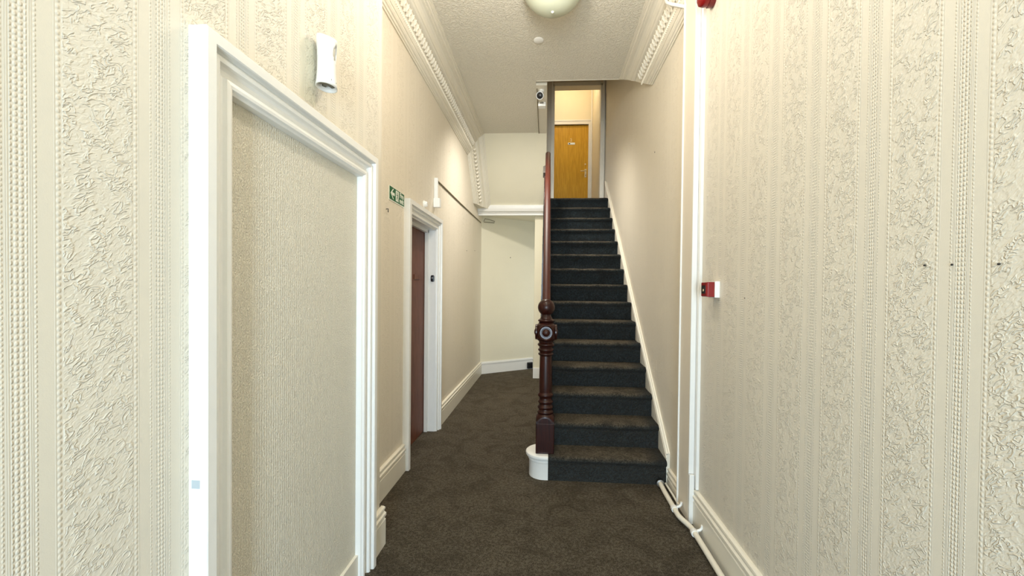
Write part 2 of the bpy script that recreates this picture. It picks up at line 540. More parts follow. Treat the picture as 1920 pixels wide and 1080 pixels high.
LEAF = MB()
lp = [(-0.5, 0.0), (-0.46, 0.45), (-0.28, 0.78), (0.0, 1.0), (0.28, 0.78), (0.46, 0.45), (0.5, 0.0)]
rows = []
for k, (sc_, h_) in enumerate(((1.0, 0.0), (0.84, 0.004), (0.30, 0.006))):
    rows.append([(u * 0.046 * sc_, v * 0.070 * (0.5 + 0.5 * sc_), h_) for u, v in lp])
LEAF.loops(rows, False, False)
def lobe(x0, z0, x1, z1, wd, h0, h1):
    d_ = Vector((x1 - x0, z1 - z0))
    n_ = Vector((-d_.y, d_.x)).normalized() * wd
    mx, mz = x0 + d_.x * 0.55, z0 + d_.y * 0.55
    LEAF.add([(x0, z0, h0), (mx + n_.x, mz + n_.y, 0.004), (x1, z1, h1), (mx - n_.x, mz - n_.y, 0.004), (mx, mz, (h0 + h1) / 2 + 0.008)], [(0, 4, 1), (1, 4, 2), (2, 4, 3), (3, 4, 0)])
lobe(0, 0.004, 0, 0.072, 0.0055, 0.010, 0.017)
for sx in (-1, 1):                                                    # curled lobes either side of the rib
    lobe(0, 0.030, sx * 0.021, 0.062, 0.006, 0.009, 0.013)
    lobe(0, 0.008, sx * 0.022, 0.034, 0.006, 0.008, 0.011)
LEAF_ME = LEAF.mesh('acanthus_leaf', M['cornice'], 50)


def cornice(name, label, p_of, ts, te, fwd):
    """p_of(a, b, t): world point at a out of the wall, b down from the ceiling, t along; ts/te(a, b): start and end"""
    mb = MB()
    mb.loops([[p_of(a_, b_, ts(a_, b_)) for a_, b_ in PROF], [p_of(a_, b_, te(a_, b_)) for a_, b_ in PROF]], True)
    root = mb.build(name, M['cornice'])
    struct(root, label, 'cornice')
    A, B = Vector((0.046, 0.285)), Vector((0.088, 0.148))
    d2 = (B - A).normalized()
    n2 = Vector((-d2.y, d2.x)) if True else None
    if n2.x < 0:
        n2 = -n2
    mid = (A + B) / 2
    t0, t1 = ts(mid.x, mid.y) + 0.03, te(mid.x, mid.y) - 0.03
    n = int((t1 - t0) / 0.056)
    O = Vector(p_of(0, 0, 0))
    ea, eb, et = (Vector(p_of(1, 0, 0)) - O), (Vector(p_of(0, 1, 0)) - O), (Vector(p_of(0, 0, 1)) - O)
    dv = (ea * d2.x + eb * d2.y).normalized()
    nv = (ea * n2.x + eb * n2.y).normalized()
    et.normalize()
    for i in range(n):
        t_ = t0 + (i + 0.5) * (t1 - t0) / n
        P = Vector(p_of(A.x + d2.x * 0.066, A.y + d2.y * 0.066, t_))
        o = bpy.data.objects.new('acanthus_leaf', LEAF_ME)
        mm = Matrix((et, dv, nv)).transposed().to_4x4()
        mm.translation = P
        o.matrix_world = mm
        col.objects.link(o)
        o.parent = root
    bd_ = MB()                                                       # the small enrichment below the leaves
    k = int((t1 - t0) / 0.022)
    for i in range(k):
        t_ = t0 + (i + 0.5) * (t1 - t0) / k
        P = Vector(p_of(A.x + d2.x * 0.040, A.y + d2.y * 0.040, t_))
        vs = [P - et * 0.008 - dv * 0.012, P + et * 0.004 - dv * 0.012, P + et * 0.008 + dv * 0.012, P - et * 0.004 + dv * 0.012, P + nv * 0.008 + dv * 0.005, P + nv * 0.008 - dv * 0.005]
        bd_.add(vs, [(0, 1, 5), (1, 2, 4, 5), (2, 3, 4), (3, 0, 5, 4)])
    o = bd_.build('bead_enrichment', M['cornice'], root)
    o['kind'] = 'stuff'
    return root


cornice('trim_cornice_left', 'ornate plaster cornice with leaf frieze above the far left wall',
        lambda a_, b_, t_: (XF + a_, t_, ZC - b_), lambda a_, b_: 2.2, lambda a_, b_: K.y - 0.4517 * b_, 1)
cornice('trim_cornice_slope', 'short plaster cornice sloping down beside the soffit',
        lambda a_, b_, t_: (XF + a_, K.y + sd.y * t_ + sn.y * b_, K.z + sd.z * t_ + sn.z * b_),
        lambda a_, b_: -(0.4517 * b_ + sn.y * b_) / sd.y, lambda a_, b_: (K.z + sn.z * b_ - 2.70) / -sd.z, 1)
cornice('trim_cornice_right', 'ornate plaster cornice with leaf frieze above the right wall, cut off at the well',
        lambda a_, b_, t_: (XS - a_ * 0.92, t_, ZC - b_ * 1.10), lambda a_, b_: 2.6, lambda a_, b_: 4.38 - 1.85 * b_, 1)
# (the near cornice pieces lie above the frame)


# ------------------------------------------------------------------ skirtings
def skirting_y(name, label, xw, sg, ya, yb, h=0.21, th=0.026):
    p = [(0, 0), (th, 0), (th, h - 0.070), (th - 0.006, h - 0.066), (th - 0.006, h - 0.056), (th + 0.003, h - 0.050), (th + 0.003, h - 0.036), (th - 0.008, h - 0.028), (th - 0.008, h - 0.018), (th - 0.002, h - 0.013), (th - 0.004, h - 0.004), (th - 0.016, h), (0, h)]
    o = MB().prism([(xw + sg * u, v) for u, v in p], 'y', ya, yb).build(name, M['skirt'])
    return struct(o, label, 'baseboard')


skirting_y('baseboard_left', 'short cream baseboard stub at the near left wall corner', XL, 1, 2.05, 2.225)
skirting_y('baseboard_far_left', 'cream moulded baseboard between the corner and the brown door', XF, 1, 2.2, 3.135)
skirting_y('baseboard_far_left_back', 'cream moulded baseboard beyond the brown door', XF, 1, 4.155, 6.92)
skirting_y('baseboard_right', 'cream moulded baseboard along the near right wall', XR, -1, Y0, 2.575)
skirting_y('baseboard_stair', 'short cream baseboard piece at the foot of the stairs', XS, -1, 2.775, YS + 0.02, 0.125, 0.02)

# ------------------------------------------------------------------ nib / boxing on the right
mb = MB()
mb.box(0.876, 0.93, 2.59, 2.775, 0, ZC)
struct(mb.build('wall_nib', M['beige'], None, 0, 0.003), 'beige boxed pilaster projecting from the right wall', 'pilaster')
mb = MB()
mb.box(0.876, 0.9065, 2.582, 2.592, 0.30, ZC).box(0.908, XR + 0.002, 2.55, 2.592, 0.215, ZC)
struct(mb.build('trim_nib_face', M['gloss'], None, 0, 0.002), 'white gloss boards with a groove on the front of the pilaster', 'trim')
struct(MB().box(0.876, 0.9045, 2.566, 2.590, 0.0, 0.298).build('trim_nib_foot', M['gloss'], None, 0, 0.002), 'white raised block at the foot of the pilaster', 'trim')
struct(MB().box(0.866, 0.878, 2.772, 2.782, 0.0, ZC).build('trim_nib_edge', M['gloss'], None, 0, 0.003), 'thin white edge strip on the far corner of the pilaster', 'trim')


# ------------------------------------------------------------------ architraves and doors
def architrave(name, xw, sg, ya, yb, zt, prof, mat, parent):
    rows = []
    for (fy, fz) in ((0, 0), (0, 1), (1, 1), (1, 0)):
        row = []
        for u, p in prof:
            y = ya + u if fy == 0 else yb - u
            z = zt - u if fz else 0.0
            row.append((xw + sg * p, y, z))
        rows.append(row)
    return MB().loops(rows, True).build(name, mat, parent)


AP = [(0, 0), (0, 0.047), (0.003, 0.049), (0.030, 0.049), (0.033, 0.046), (0.034, 0.034), (0.038, 0.024), (0.042, 0.033), (0.050, 0.038), (0.058, 0.035), (0.060, 0.024), (0.066, 0.016), (0.078, 0.015), (0.087, 0.018), (0.090, 0.029), (0.100, 0.031), (0.108, 0.029), (0.112, 0.022), (0.118, 0.018), (0.120, 0.0), (0.120, -0.008), (0.09, -0.008), (0.09, 0.0)]
d1 = thing('door_1', (XL, 1.52, 0), 'blocked up doorway on the left with white moulded frame and cream textured panel', 'doorway', None, 'structure')
architrave('architrave', XL, 1, 0.988, 2.045, 2.055, AP, M['gloss'], d1)
MB().box(XL - 0.06, XL - 0.006, 1.10, 1.935, 0, 1.94).build('infill_panel', M['woodchip'], d1)
MB().box(XL - 0.006, XL + 0.008, 1.10, 1.935, 0, 0.125).build('panel_baseboard', M['skirt'], d1)

d2 = thing('door_2', (XF, 3.64, 0), 'dark brown wooden door in a deep white frame on the far left wall', 'door', None, 'structure')
AP2 = [(0, 0), (0, 0.050), (0.036, 0.052), (0.040, 0.036), (0.052, 0.040), (0.060, 0.036), (0.064, 0.024), (0.082, 0.022), (0.086, 0.026), (0.098, 0.024), (0.102, 0.010), (0.102, 0.0)]
architrave('architrave', XF, 1, 3.137, 4.152, 2.105, AP2, M['gloss'], d2)
mb = MB()
mb.box(-1.26, XF + 0.004, 4.045, 4.09, 0, 2.0).box(-1.26, XF + 0.004, 3.20, 3.245, 0, 2.0).box(-1.26, XF + 0.004, 3.20, 4.09, 1.99, 2.03)
mb.box(-1.198, -1.165, 4.022, 4.05, 0, 1.99).box(-1.198, -1.165, 3.24, 3.268, 0, 1.99).box(-1.198, -1.165, 3.24, 4.05, 1.965, 1.995)
mb.build('door_lining', M['gloss'], d2)
leaf = MB().box(-1.245, -1.202, 3.245, 4.045, 0.006, 1.988).build('door_leaf', M['brown_door'], d2)
mb = MB()
mb.box(-1.203, -1.196, 3.70, 3.86, 1.50, 1.545)
mb.build('letter_plate', M['brown_door'], leaf, 0, 0.002)

kp = thing('door_bell', (-1.12, 4.045, 1.517), 'small black rounded button unit on the white reveal of the brown door', 'doorbell')
pr = []
for i in range(24):
    a_ = 2 * math.pi * i / 24
    cx_, cz_ = math.cos(a_), math.sin(a_)
    pr.append((-1.122 + 0.0175 * math.copysign(abs(cx_) ** 0.45, cx_), 1.517 + 0.032 * math.copysign(abs(cz_) ** 0.6, cz_)))
MB().prism(pr, 'y', 4.026, 4.046).build('casing', M['black'], kp, 30, 0.003)
MB().lathe([(0.001, 4.023), (0.009, 4.023), (0.010, 4.027)], (-1.122, 0, 1.522), 'y', 20).build('button', M['metal'], kp, 40)

d3 = thing('door_3', (0.47, 8.5, LZ), 'warm oak veneer door numbered 2 on the landing', 'door', None, 'structure')
lf = MB().box(0.10, 0.845, 8.535, 8.58, LZ + 0.005, 4.775).build('door_leaf', M['oak_door'], d3)
rows_t = Matrix(((1, 0, 0, 0.475), (0, 0, 1, 8.5345), (0, 1, 0, 4.475), (0, 0, 0, 1)))
rows_t = Matrix.Translation((0.462, 8.5345, 4.475)) @ Matrix.Rotation(R(90), 4, 'X')
text_mesh('numeral', '2', 0.085, M['brass'], rows_t, lf, 0.002)
pl = MB().box(0.40, 0.54, 8.528, 8.536, 4.385, 4.425).build('number_plate', M['sign_white'], lf, 0, 0.002)
MB().box(0.415, 0.445, 8.526, 8.529, 4.395, 4.415).build('plate_mark', M['black'], pl)
MB().lathe([(0.0, 8.522), (0.016, 8.522), (0.018, 8.536)], (0.752, 0, 3.985), 'y', 18).build('door_lock', M['brass'], lf, 40)
hp = MB().box(0.742, 0.782, 8.527, 8.536, 3.72, 3.89).build('handle_plate', M['brass'], lf, 0, 0.006)
MB().tube([(0.762, 8.53, 3.84), (0.762, 8.495, 3.84), (0.752, 8.485, 3.84), (0.66, 8.485, 3.838)], 0.009, 10).build('door_handle', M['brass'], hp, 50)
MB().lathe([(0.0, 8.524), (0.007, 8.524), (0.008, 8.528)], (0.762, 0, 3.765), 'y', 12).build('keyhole', M['black'], hp, 40)
mb = MB()
mb.box(0.02, 0.10, 8.478, 8.54, LZ, 4.86).box(0.808, 0.872, 8.478, 8.54, LZ, 4.86).box(0.10, 0.808, 8.478, 8.54, 4.775, 4.86).box(0.02, 0.872, 8.468, 8.5, 4.835, 4.862)
mb.build('architrave', M['skirt'], d3, 0, 0.003)

# ------------------------------------------------------------------ staircase
st = thing('staircase', (0.45, YS, 0), 'steep straight staircase in dark charcoal carpet between rail and right wall', 'staircase')
for k in range(15):
    y, z = YS + k * G, k * H
    no = 0.026
    p = [(y, z), (y + 0.001, z + 0.05), (y + 0.001, z + 0.10), (y - 0.002, z + H - 0.052), (y - no * 0.55, z + H - 0.044), (y - no, z + H - 0.030), (y - no - 0.002, z + H - 0.018), (y - no + 0.007, z + H - 0.005), (y - no + 0.022, z + H),
         (y + 0.06, z + H), (y + 0.12, z + H), (y + G, z + H)]
    x0, x1 = (0.026 if k == 0 else -0.015), 0.884
    nx = 40
    rows = []
    for i in range(nx + 1):
        x = x0 + (x1 - x0) * i / nx
        e = min(x - x0, x1 - x) / 0.02
        e = min(1.0, e)
        row = []
        for j, (py, pz) in enumerate(p):
            n_ = noise.noise(Vector((x * 9, py * 9 + k * 3.1, pz * 9))) * 0.004 + noise.noise(Vector((x * 40, py * 40, pz * 40 + k))) * 0.0022
            sq = (1 - e) * 0.007 if 2 < j < 11 else 0
            row.append((x, py + (n_ + sq if 0 < j < 11 else 0), pz + (n_ - sq * 0.7 if 3 < j < 11 else 0)))
        row += [(x, y + G, z), ]
        rows.append(row)
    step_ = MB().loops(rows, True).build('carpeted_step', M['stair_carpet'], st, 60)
    wa = step_.data.attributes.new('tread_light', 'FLOAT', 'POINT')  # mask of the painted light on the tread tops, fading at the sides
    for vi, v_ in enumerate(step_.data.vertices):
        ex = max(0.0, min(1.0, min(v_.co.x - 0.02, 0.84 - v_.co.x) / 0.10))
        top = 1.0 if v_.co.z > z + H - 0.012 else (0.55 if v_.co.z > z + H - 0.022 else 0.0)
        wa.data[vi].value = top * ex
# painted wall string with a moulded top edge
def stringer(name, x0, x1, top, ya, yb, mat):
    sl = H / G
    L0 = lambda y: (y - YS) * sl
    p = [(ya, max(0, L0(ya) - 0.12)), (ya, L0(ya) + top), (yb, L0(yb) + top), (yb, L0(yb) - 0.12), (ya + 0.25, max(0, L0(ya + 0.25) - 0.25))]
    return MB().prism(p, 'x', x0, x1)
mb = stringer('wall_string', 0.884, XS, 0.225, YS + 0.005, 6.55, None)
mb.build('wall_string', M['skirt'], st)
sl = H / G
def rake(y, off_):
    return (y - YS) * sl + off_
for nm, zo, r_ in (('string_moulding', 0.225, 0.010), ('string_moulding', 0.200, 0.005)):
    MB().tube([(0.889 if r_ > 0.006 else 0.884, YS + 0.0, rake(YS, zo)), (0.889 if r_ > 0.006 else 0.884, 6.55, rake(6.55, zo))], r_, 10).build(nm, M['skirt'], st, 50)
# outer string on the passage side
mb = stringer('outer_string', -0.029, -0.016, 0.215, YS + 0.20, 6.6, None)
mb.build('outer_string', M['mahogany'], st)
# curtail end of the bottom step: painted D shaped block round the newel foot
def dshape(r, yc, x_end, xc, n=20):
    pts = [(x_end, yc - r)]
    for i in range(n + 1):
        a_ = R(-90) - math.pi * i / n
        pts.append((xc + r * math.cos(a_), yc + r * math.sin(a_)))
    pts.append((x_end, yc + r))
    return pts
ct = thing('bottom_step_end', (-0.03, 3.2, 0), 'white painted rounded end of the bottom step under the newel', 'step')
YC = 3.19
dz = [(0.116, 0.0), (0.116, 0.118), (0.119, 0.126), (0.122, 0.128), (0.122, 0.138), (0.118, 0.142), (0.118, 0.147), (0.134, 0.150), (0.140, 0.158), (0.142, 0.168), (0.140, 0.178), (0.132, 0.184), (0.118, 0.186)]
rows = [[(px, py, z_) for px, py in dshape(r_, YC, 0.025, -0.004 + 0.0)] for r_, z_ in dz]
MB().loops(rows[:7], True).build('curved_riser', M['gloss'], ct, 40)
MB().loops(rows[6:], True).build('rounded_tread', M['gloss'], ct, 40)

# ------------------------------------------------------------------ newel post
NX, NY = 0.0, 3.165
nw = thing('newel_post', (NX, NY, 0.186), 'dark mahogany turned newel post with ball top at the foot of the stairs', 'newel post')
mb = MB()
hw = 0.069
mb.box(NX - hw, NX + hw, NY - hw, NY + hw, 0.186, 0.415)
MB.build(mb, 'square_base', M['mahogany'], nw, 0, 0.006)
# rounded shoulders: square section with a dome cut
rows = []
for i in range(9):
    t_ = i / 8
    z_ = 0.412 + 0.062 * t_
    row = []
    for k in range(48):
        a_ = 2 * math.pi * k / 48
        ca, sa = math.cos(a_), math.sin(a_)
        sq = hw / max(abs(ca), abs(sa))
        lim = 0.0975 - (0.0975 - 0.058) * t_ ** 1.6
        r_ = min(sq, lim)
        row.append((NX + r_ * ca, NY + r_ * sa, z_))
    rows.append(row)
MB().loops(rows, True).build('base_shoulder', M['mahogany'], nw, 40)
def turned(name, prof, seg=40):
    return MB().lathe(prof, (NX, NY, 0), 'z', seg).build(name, M['mahogany'], nw, 45)
def torus_prof(z0, z1, r, rin, n=6):
    return [(rin + (r - rin) * math.sin(math.pi * i / n), z0 + (z1 - z0) * i / n) for i in range(n + 1)]
turned('lower_rings', [(0.05, 0.470)] + torus_prof(0.474, 0.500, 0.062, 0.052) + [(0.050, 0.506)] + torus_prof(0.510, 0.540, 0.061, 0.050) + [(0.047, 0.548)] + torus_prof(0.552, 0.580, 0.0585, 0.048) + [(0.047, 0.592)] + torus_prof(0.598, 0.634, 0.060, 0.048) + [(0.048, 0.642)])
turned('turned_shaft', [(0.048, 0.638), (0.0495, 0.66), (0.0495, 0.72), (0.048, 0.80), (0.0465, 0.88), (0.0455, 0.914)])
turned('upper_rings', [(0.046, 0.912)] + torus_prof(0.916, 0.938, 0.059, 0.048) + [(0.049, 0.942)] + torus_prof(0.946, 0.972, 0.060, 0.050) + [(0.051, 0.978)] + torus_prof(0.984, 1.012, 0.064, 0.052) + [(0.055, 1.02), (0.056, 1.03)])
# cushion block with rounded corners
rows = []
for i in range(11):
    t_ = i / 10
    z_ = 1.024 + 0.138 * t_
    bul = math.sin(math.pi * t_) ** 0.45
    row = []
    for k in range(48):
        a_ = 2 * math.pi * k / 48
        ca, sa = math.cos(a_), math.sin(a_)
        sq = 0.072 / max(abs(ca), abs(sa))
        r_ = min(sq, 0.054 + 0.030 * bul)
        row.append((NX + r_ * ca, NY + r_ * sa, z_))
    rows.append(row)
MB().loops(rows, True).build('cushion_block', M['mahogany'], nw, 40)
for nm, ax, sg in (('rosette', 'y', -1), ('rosette', 'x', -1), ('rosette', 'x', 1)):
    pf = [(0.058, 0.068), (0.058, 0.078), (0.054, 0.082), (0.050, 0.080), (0.046, 0.075), (0.036, 0.075), (0.033, 0.080), (0.030, 0.080), (0.027, 0.077), (0.022, 0.084), (0.012, 0.089), (0.001, 0.090)]
    pf = [(r_, sg * h_) for r_, h_ in pf]
    MB().lathe(pf, (NX, NY, 1.093), ax, 32).build(nm, M['mahogany'], nw, 35)
turned('neck_collar', [(0.055, 1.158), (0.058, 1.166)] + torus_prof(1.168, 1.192, 0.063, 0.050) + [(0.046, 1.196), (0.043, 1.206), (0.036, 1.214), (0.034, 1.226)])
turned('ball_finial', [(0.0645 * math.sin(math.pi * (0.06 + 0.94 * i / 20)), 1.280 - 0.0645 * math.cos(math.pi * (0.06 + 0.94 * i / 20))) for i in range(20)] + [(0.001, 1.3445)])

# ------------------------------------------------------------------ banister
bn_ = thing('banister', (0, 3.3, 0.4), 'long reddish mahogany handrail climbing behind the newel post', 'banister')
def railz(y):
    return 1.19 + (y - 3.22) * sl
sec = [(-0.030, 0.0), (-0.033, 0.012), (-0.032, 0.030), (-0.022, 0.044), (0.0, 0.050), (0.022, 0.044), (0.032, 0.030), (0.033, 0.012), (0.030, 0.0), (0.018, -0.010), (-0.018, -0.010)]
ya, yb = 3.242, 5.70
rl = MB().loops([[(u, y, railz(y) + v) for u, v in sec] for y in (ya, 4.0, 5.0, 5.70)] + [[(u * 0.7, 5.765, railz(5.73) + v * 0.7) for u, v in sec]], True).build('handrail', M['rail_wood'], bn_, 40)
MB().prism([(5.30, railz(5.30) - 0.01), (5.45, railz(5.45) - 0.01), (5.45, railz(5.45) - 0.08), (5.38, railz(5.30) - 0.06)], 'x', -0.062, -0.026).build('rail_bracket', M['metal'], rl, 0, 0.004)
BAL = MB()
BAL.box(-0.017, 0.017, -0.017, 0.017, 0.0, 0.16)
BAL.lathe([(0.014, 0.16), (0.017, 0.17), (0.012, 0.185), (0.017, 0.30), (0.012, 0.46), (0.016, 0.475), (0.012, 0.49), (0.016, 0.50)], (0, 0, 0), 'z', 12)
BAL.box(-0.016, 0.016, -0.016, 0.016, 0.50, 0.80)
BME = BAL.mesh('baluster', M['mahogany'], 40)
for i in range(19):
    y = 3.40 + i * 0.121
    o = link('baluster', BME)
    o.location = (-0.030, y, rake(y, 0.19))
    o.parent = bn_
    o.matrix_parent_inverse = Matrix.Translation(-bn_.location)

# ------------------------------------------------------------------ pipes on the right
pp = thing('heating_pipe', (0.84, 2.5, 0), 'white painted heating pipe along the floor beside the right baseboard', 'pipe')
path = [(0.857, Y0 + 0.02, 0.036), (0.856, 1.5, 0.036), (0.857, 2.10, 0.036), (0.858, 2.40, 0.034)]
for i in range(8):
    t_ = (i + 1) / 8
    e = t_ * t_ * (3 - 2 * t_)
    path.append((0.858 - 0.036 * e, 2.44 + 0.17 * t_, 0.034))
path += [(0.822, 2.68, 0.034), (0.824, 2.90, 0.034), (0.826, 2.985, 0.036), (0.828, 3.03, 0.036)]
MB().tube(path, 0.0155, 16).build('pipe_run', M['skirt'], pp, 50)
for nm, x_, y_ in (('pipe_clip', 0.856, 2.415), ('pipe_clip', 0.822, 2.675)):
    mb = MB()
    ring = [(0.0205 * math.cos(R(a_)), 0.0205 * math.sin(R(a_))) for a_ in range(0, 360, 20)]
    mb.loops([[(x_ + u, y_ - 0.013, 0.034 + v) for u, v in ring], [(x_ + u, y_ + 0.013, 0.034 + v) for u, v in ring]], True)
    mb.tube([(x_ + 0.015, y_, 0.045), (x_ + 0.032, y_, 0.050), (x_ + 0.042, y_, 0.064), (x_ + 0.044, y_, 0.078)], 0.008, 8)
    mb.build(nm, M['gloss'], pp, 50)
MB().lathe([(0.016, 3.012), (0.026, 3.014), (0.026, 3.024)], (0.828, 0, 0.036), 'y', 18).build('floor_collar', M['metal'], pp, 40)
tag(MB().tube([(0.872, 2.75, 0.022), (0.870, 2.85, 0.03), (0.868, 3.03, 0.032)], 0.007, 10).build('thin_pipe', M['skirt'], None, 50), 'thin cream pipe behind the heating pipe at the stair foot', 'pipe')
tp = MB().tube([(0.812, 3.03, 3.575), (0.806, 2.985, 3.45), (0.803, 2.955, 3.405), (0.803, 2.925, 3.375), (0.807, 2.895, 3.352), (0.820, 2.87, 3.328), (0.860, 2.805, 3.272), (0.880, 2.774, 3.245)], 0.011, 12).build('bent_pipe', M['gloss'], None, 50)
tag(tp, 'white bent pipe crossing the cornice at the top of the pilaster', 'pipe')

# ------------------------------------------------------------------ fire call point and sounder
cp = thing('fire_call_point', (XR, 2.335, 1.42), 'small red fire alarm call point with white back box on the right wall', 'call point')
MB().box(XR - 0.026, XR, 2.292, 2.380, 1.376, 1.464).build('back_box', M['plastic'], cp, 0, 0.002)
mb = MB()
f0 = [(2.296, 1.380), (2.376, 1.380), (2.376, 1.460), (2.296, 1.460)]
f1 = [(2.302, 1.384), (2.374, 1.384), (2.374, 1.458), (2.302, 1.458)]
mb.loops([[(XR - 0.026, *p_) for p_ in f0], [(XR - 0.060, *p_) for p_ in f0], [(XR - 0.068, *p_) for p_ in f1]], True)
cov = mb.build('red_cover', M['red'], cp, 0, 0.002)
MB().box(XR - 0.070, XR - 0.066, 2.312, 2.364, 1.398, 1.442).build('break_glass', M['black'], cov)
MB().lathe([(0.001, -0.072), (0.007, -0.072), (0.008, -0.069)], (XR, 2.338, 1.416), 'x', 14).build('push_dot', M['brass'], cov, 40)
sn_ = thing('fire_alarm_sounder', (XR, 2.44, 3.06), 'dark red fire alarm sounder high on the right wall beside the pilaster', 'alarm')
MB().lathe([(0.055, 0.0), (0.055, -0.03), (0.050, -0.034)], (XR, 2.44, 3.075), 'x', 28).build('base', M['dark_red'], sn_, 40)
MB().lathe([(0.050, -0.032), (0.052, -0.055), (0.046, -0.075), (0.030, -0.085), (0.001, -0.087)], (XR, 2.44, 3.075), 'x', 28).build('sounder_dome', M['red'], sn_, 50)

for y_, z_, lb in ((1.084, 1.474, 'left one of three black nail holes high on the near right wall'), (1.015, 1.471, 'middle one of three black nail holes on the near right wall'), (0.916, 1.466, 'right and largest of three black nail holes on the near right wall'), (2.008, 1.379, 'black nail in the right wall just beyond the call point')):
    tag(MB().lathe([(0.0024, 0.0), (0.0024, -0.002), (0.001, -0.003)], (XR - 0.001, y_, z_), 'x', 10).build('nail', M['black'], None, 40), lb, 'nail')
tag(MB().lathe([(0.006, 0.0), (0.006, -0.002), (0.001, -0.003)], (XS, 3.64, 2.60), 'x', 10).build('nail', M['black'], None, 40), 'dark nail high on the wall beside the stairs', 'nail')
for x_, y_, z_, lb in ((XF, 2.784, 1.952, 'bent dark nail in the far left wall under the green sign'), (XF, 5.656, 1.949, 'dark nail in the far left wall beyond the brown door'), (XF, 6.29, 2.011, 'dark nail near the far end of the left wall')):
    if y_ < 3:
        mb = MB().tube([(x_, y_, z_), (x_ + 0.014, y_, z_ + 0.002), (x_ + 0.016, y_ - 0.004, z_ - 0.022)], 0.003, 8)
    else:
        mb = MB().lathe([(0.006, 0.0), (0.006, 0.003), (0.001, 0.004)], (x_, y_, z_), 'x', 10)
    tag(mb.build('nail', M['black'], None, 40), lb, 'nail')

# ------------------------------------------------------------------ wall lamp on the left
wl = thing('wall_lamp', (XL, 1.58, 2.2), 'white hourglass wall lamp above the blocked doorway on the left', 'wall lamp')
WX, WY = XL + 0.043, 1.560
rows_o, rows_i = [], []
nseg = 96
lev = [i / 16 for i in range(17)]
def wrad(t_):
    return 0.0355 + 0.006 * (2 * t_ - 1) ** 2
ZB, ZT = 2.176, 2.357
mb = MB()
idx = {}
vs, fs = [], []
for li, t_ in enumerate(lev):
    for k in range(nseg):
        a_ = 2 * math.pi * k / nseg
        r_ = wrad(t_)
        x_ = WX + r_ * 0.88 * math.cos(a_)
        y_ = WY + r_ * 1.12 * math.sin(a_)
        z_ = ZB + (ZT - ZB) * t_ + 0.004 * math.sin(2 * a_) * t_ ** 4
        vs.append((x_, y_, z_))
def hole(li, k):
    a_ = 2 * math.pi * (k + 0.5) / nseg
    t_ = (li + 0.5) / 16
    return ((((a_ - R(8)) + math.pi) % (2 * math.pi) - math.pi) / R(22)) ** 2 + ((t_ - 0.70) / 0.16) ** 2 < 1
for li in range(16):
    for k in range(nseg):
        if hole(li, k):
            continue
        k2 = (k + 1) % nseg
        fs.append((li * nseg + k, li * nseg + k2, (li + 1) * nseg + k2, (li + 1) * nseg + k))
me = bpy.data.meshes.new('lamp_shade')
me.from_pydata(vs, [], fs)
me.materials.append(M['plastic'])
for p_ in me.polygons:
    p_.use_smooth = True
sh = link('lamp_shade', me, wl)
so = sh.modifiers.new('thick', 'SOLIDIFY')
so.thickness = 0.004
MB().box(XL, XL + 0.012, 1.590, 1.625, 2.20, 2.33).build('back_plate', M['plastic'], wl, 0, 0.003)
MB().lathe([(0.001, 2.203), (0.034, 2.203), (0.034, 2.206), (0.001, 2.206)], (WX, WY, 0), 'z', 24, 0.88, 1.1).build('lamp_base', M['plastic'], wl, 40)
sk_ = MB().lathe([(0.012, 2.190), (0.016, 2.192), (0.016, 2.24), (0.001, 2.24)], (WX, WY, 0), 'z', 20).build('lamp_holder', M['socket'], wl, 40)
for a_ in (20, 80, 140):
    d_ = Vector((math.cos(R(a_)) * 0.9, math.sin(R(a_)) * 1.05, 0))
    e_ = Vector((-d_.y, d_.x, 0)).normalized() * 0.007
    c_ = Vector((WX, WY, 2.192))
    p4 = [c_ + d_ * 0.038 + e_, c_ - d_ * 0.038 + e_, c_ - d_ * 0.038 - e_, c_ + d_ * 0.038 - e_]
    MB().loops([[(v.x, v.y, v.z + q_) for v in p4] for q_ in (0, 0.006)], True).build('holder_arm', M['socket'], sk_)

# masking tape left on the frame edge
tag(MB().box(-0.889, -0.868, 0.9868, 0.9885, 0.893, 0.914).build('masking_tape', M['tape']), 'small scrap of grey tape stuck on the edge of the white doorway frame', 'tape')

# ------------------------------------------------------------------ sign
sg = thing('fire_exit_sign', (XF, 2.98, 2.08), 'green fire exit sign with white arrow beside the brown door frame', 'sign')
MB().box(XF, XF + 0.004, 2.830, 3.128, 2.028, 2.128).build('sign_edge', M['sign_white'], sg)
MB().box(XF + 0.004, XF + 0.0055, 2.833, 3.126, 2.036, 2.126).build('green_board', M['green'], sg)
xs = XF + 0.0055
def poly(name, pts, mat, parent, th=0.0012, base=xs):
    return MB().prism([(y_, z_) for y_, z_ in pts], 'x', base, base + th).build(name, mat, parent)
zc = 2.081
poly('arrow', [(2.848, zc), (2.893, zc + 0.036), (2.907, zc + 0.036), (2.878, zc + 0.010), (2.925, zc + 0.010), (2.925, zc - 0.010), (2.878, zc - 0.010), (2.907, zc - 0.036), (2.893, zc - 0.036)], M['sign_white'], sg)
pic = poly('door_pictogram', [(2.948, zc - 0.037), (3.005, zc - 0.037), (3.005, zc + 0.037), (2.948, zc + 0.037)], M['sign_white'], sg)
xp = xs + 0.0012
mb = MB()
mb.lathe([(0.0065, 0), (0.0065, 0.0008), (0.001, 0.0008)], (xp, 2.972, zc + 0.024), 'x', 14)
def limb(p0, p1, w_):
    d_ = Vector((p1[0] - p0[0], p1[1] - p0[1]))
    n_ = Vector((-d_.y, d_.x)).normalized() * w_
    mb.prism([(p0[0] + n_.x, p0[1] + n_.y), (p1[0] + n_.x, p1[1] + n_.y), (p1[0] - n_.x, p1[1] - n_.y), (p0[0] - n_.x, p0[1] - n_.y)], 'x', xp, xp + 0.0008)
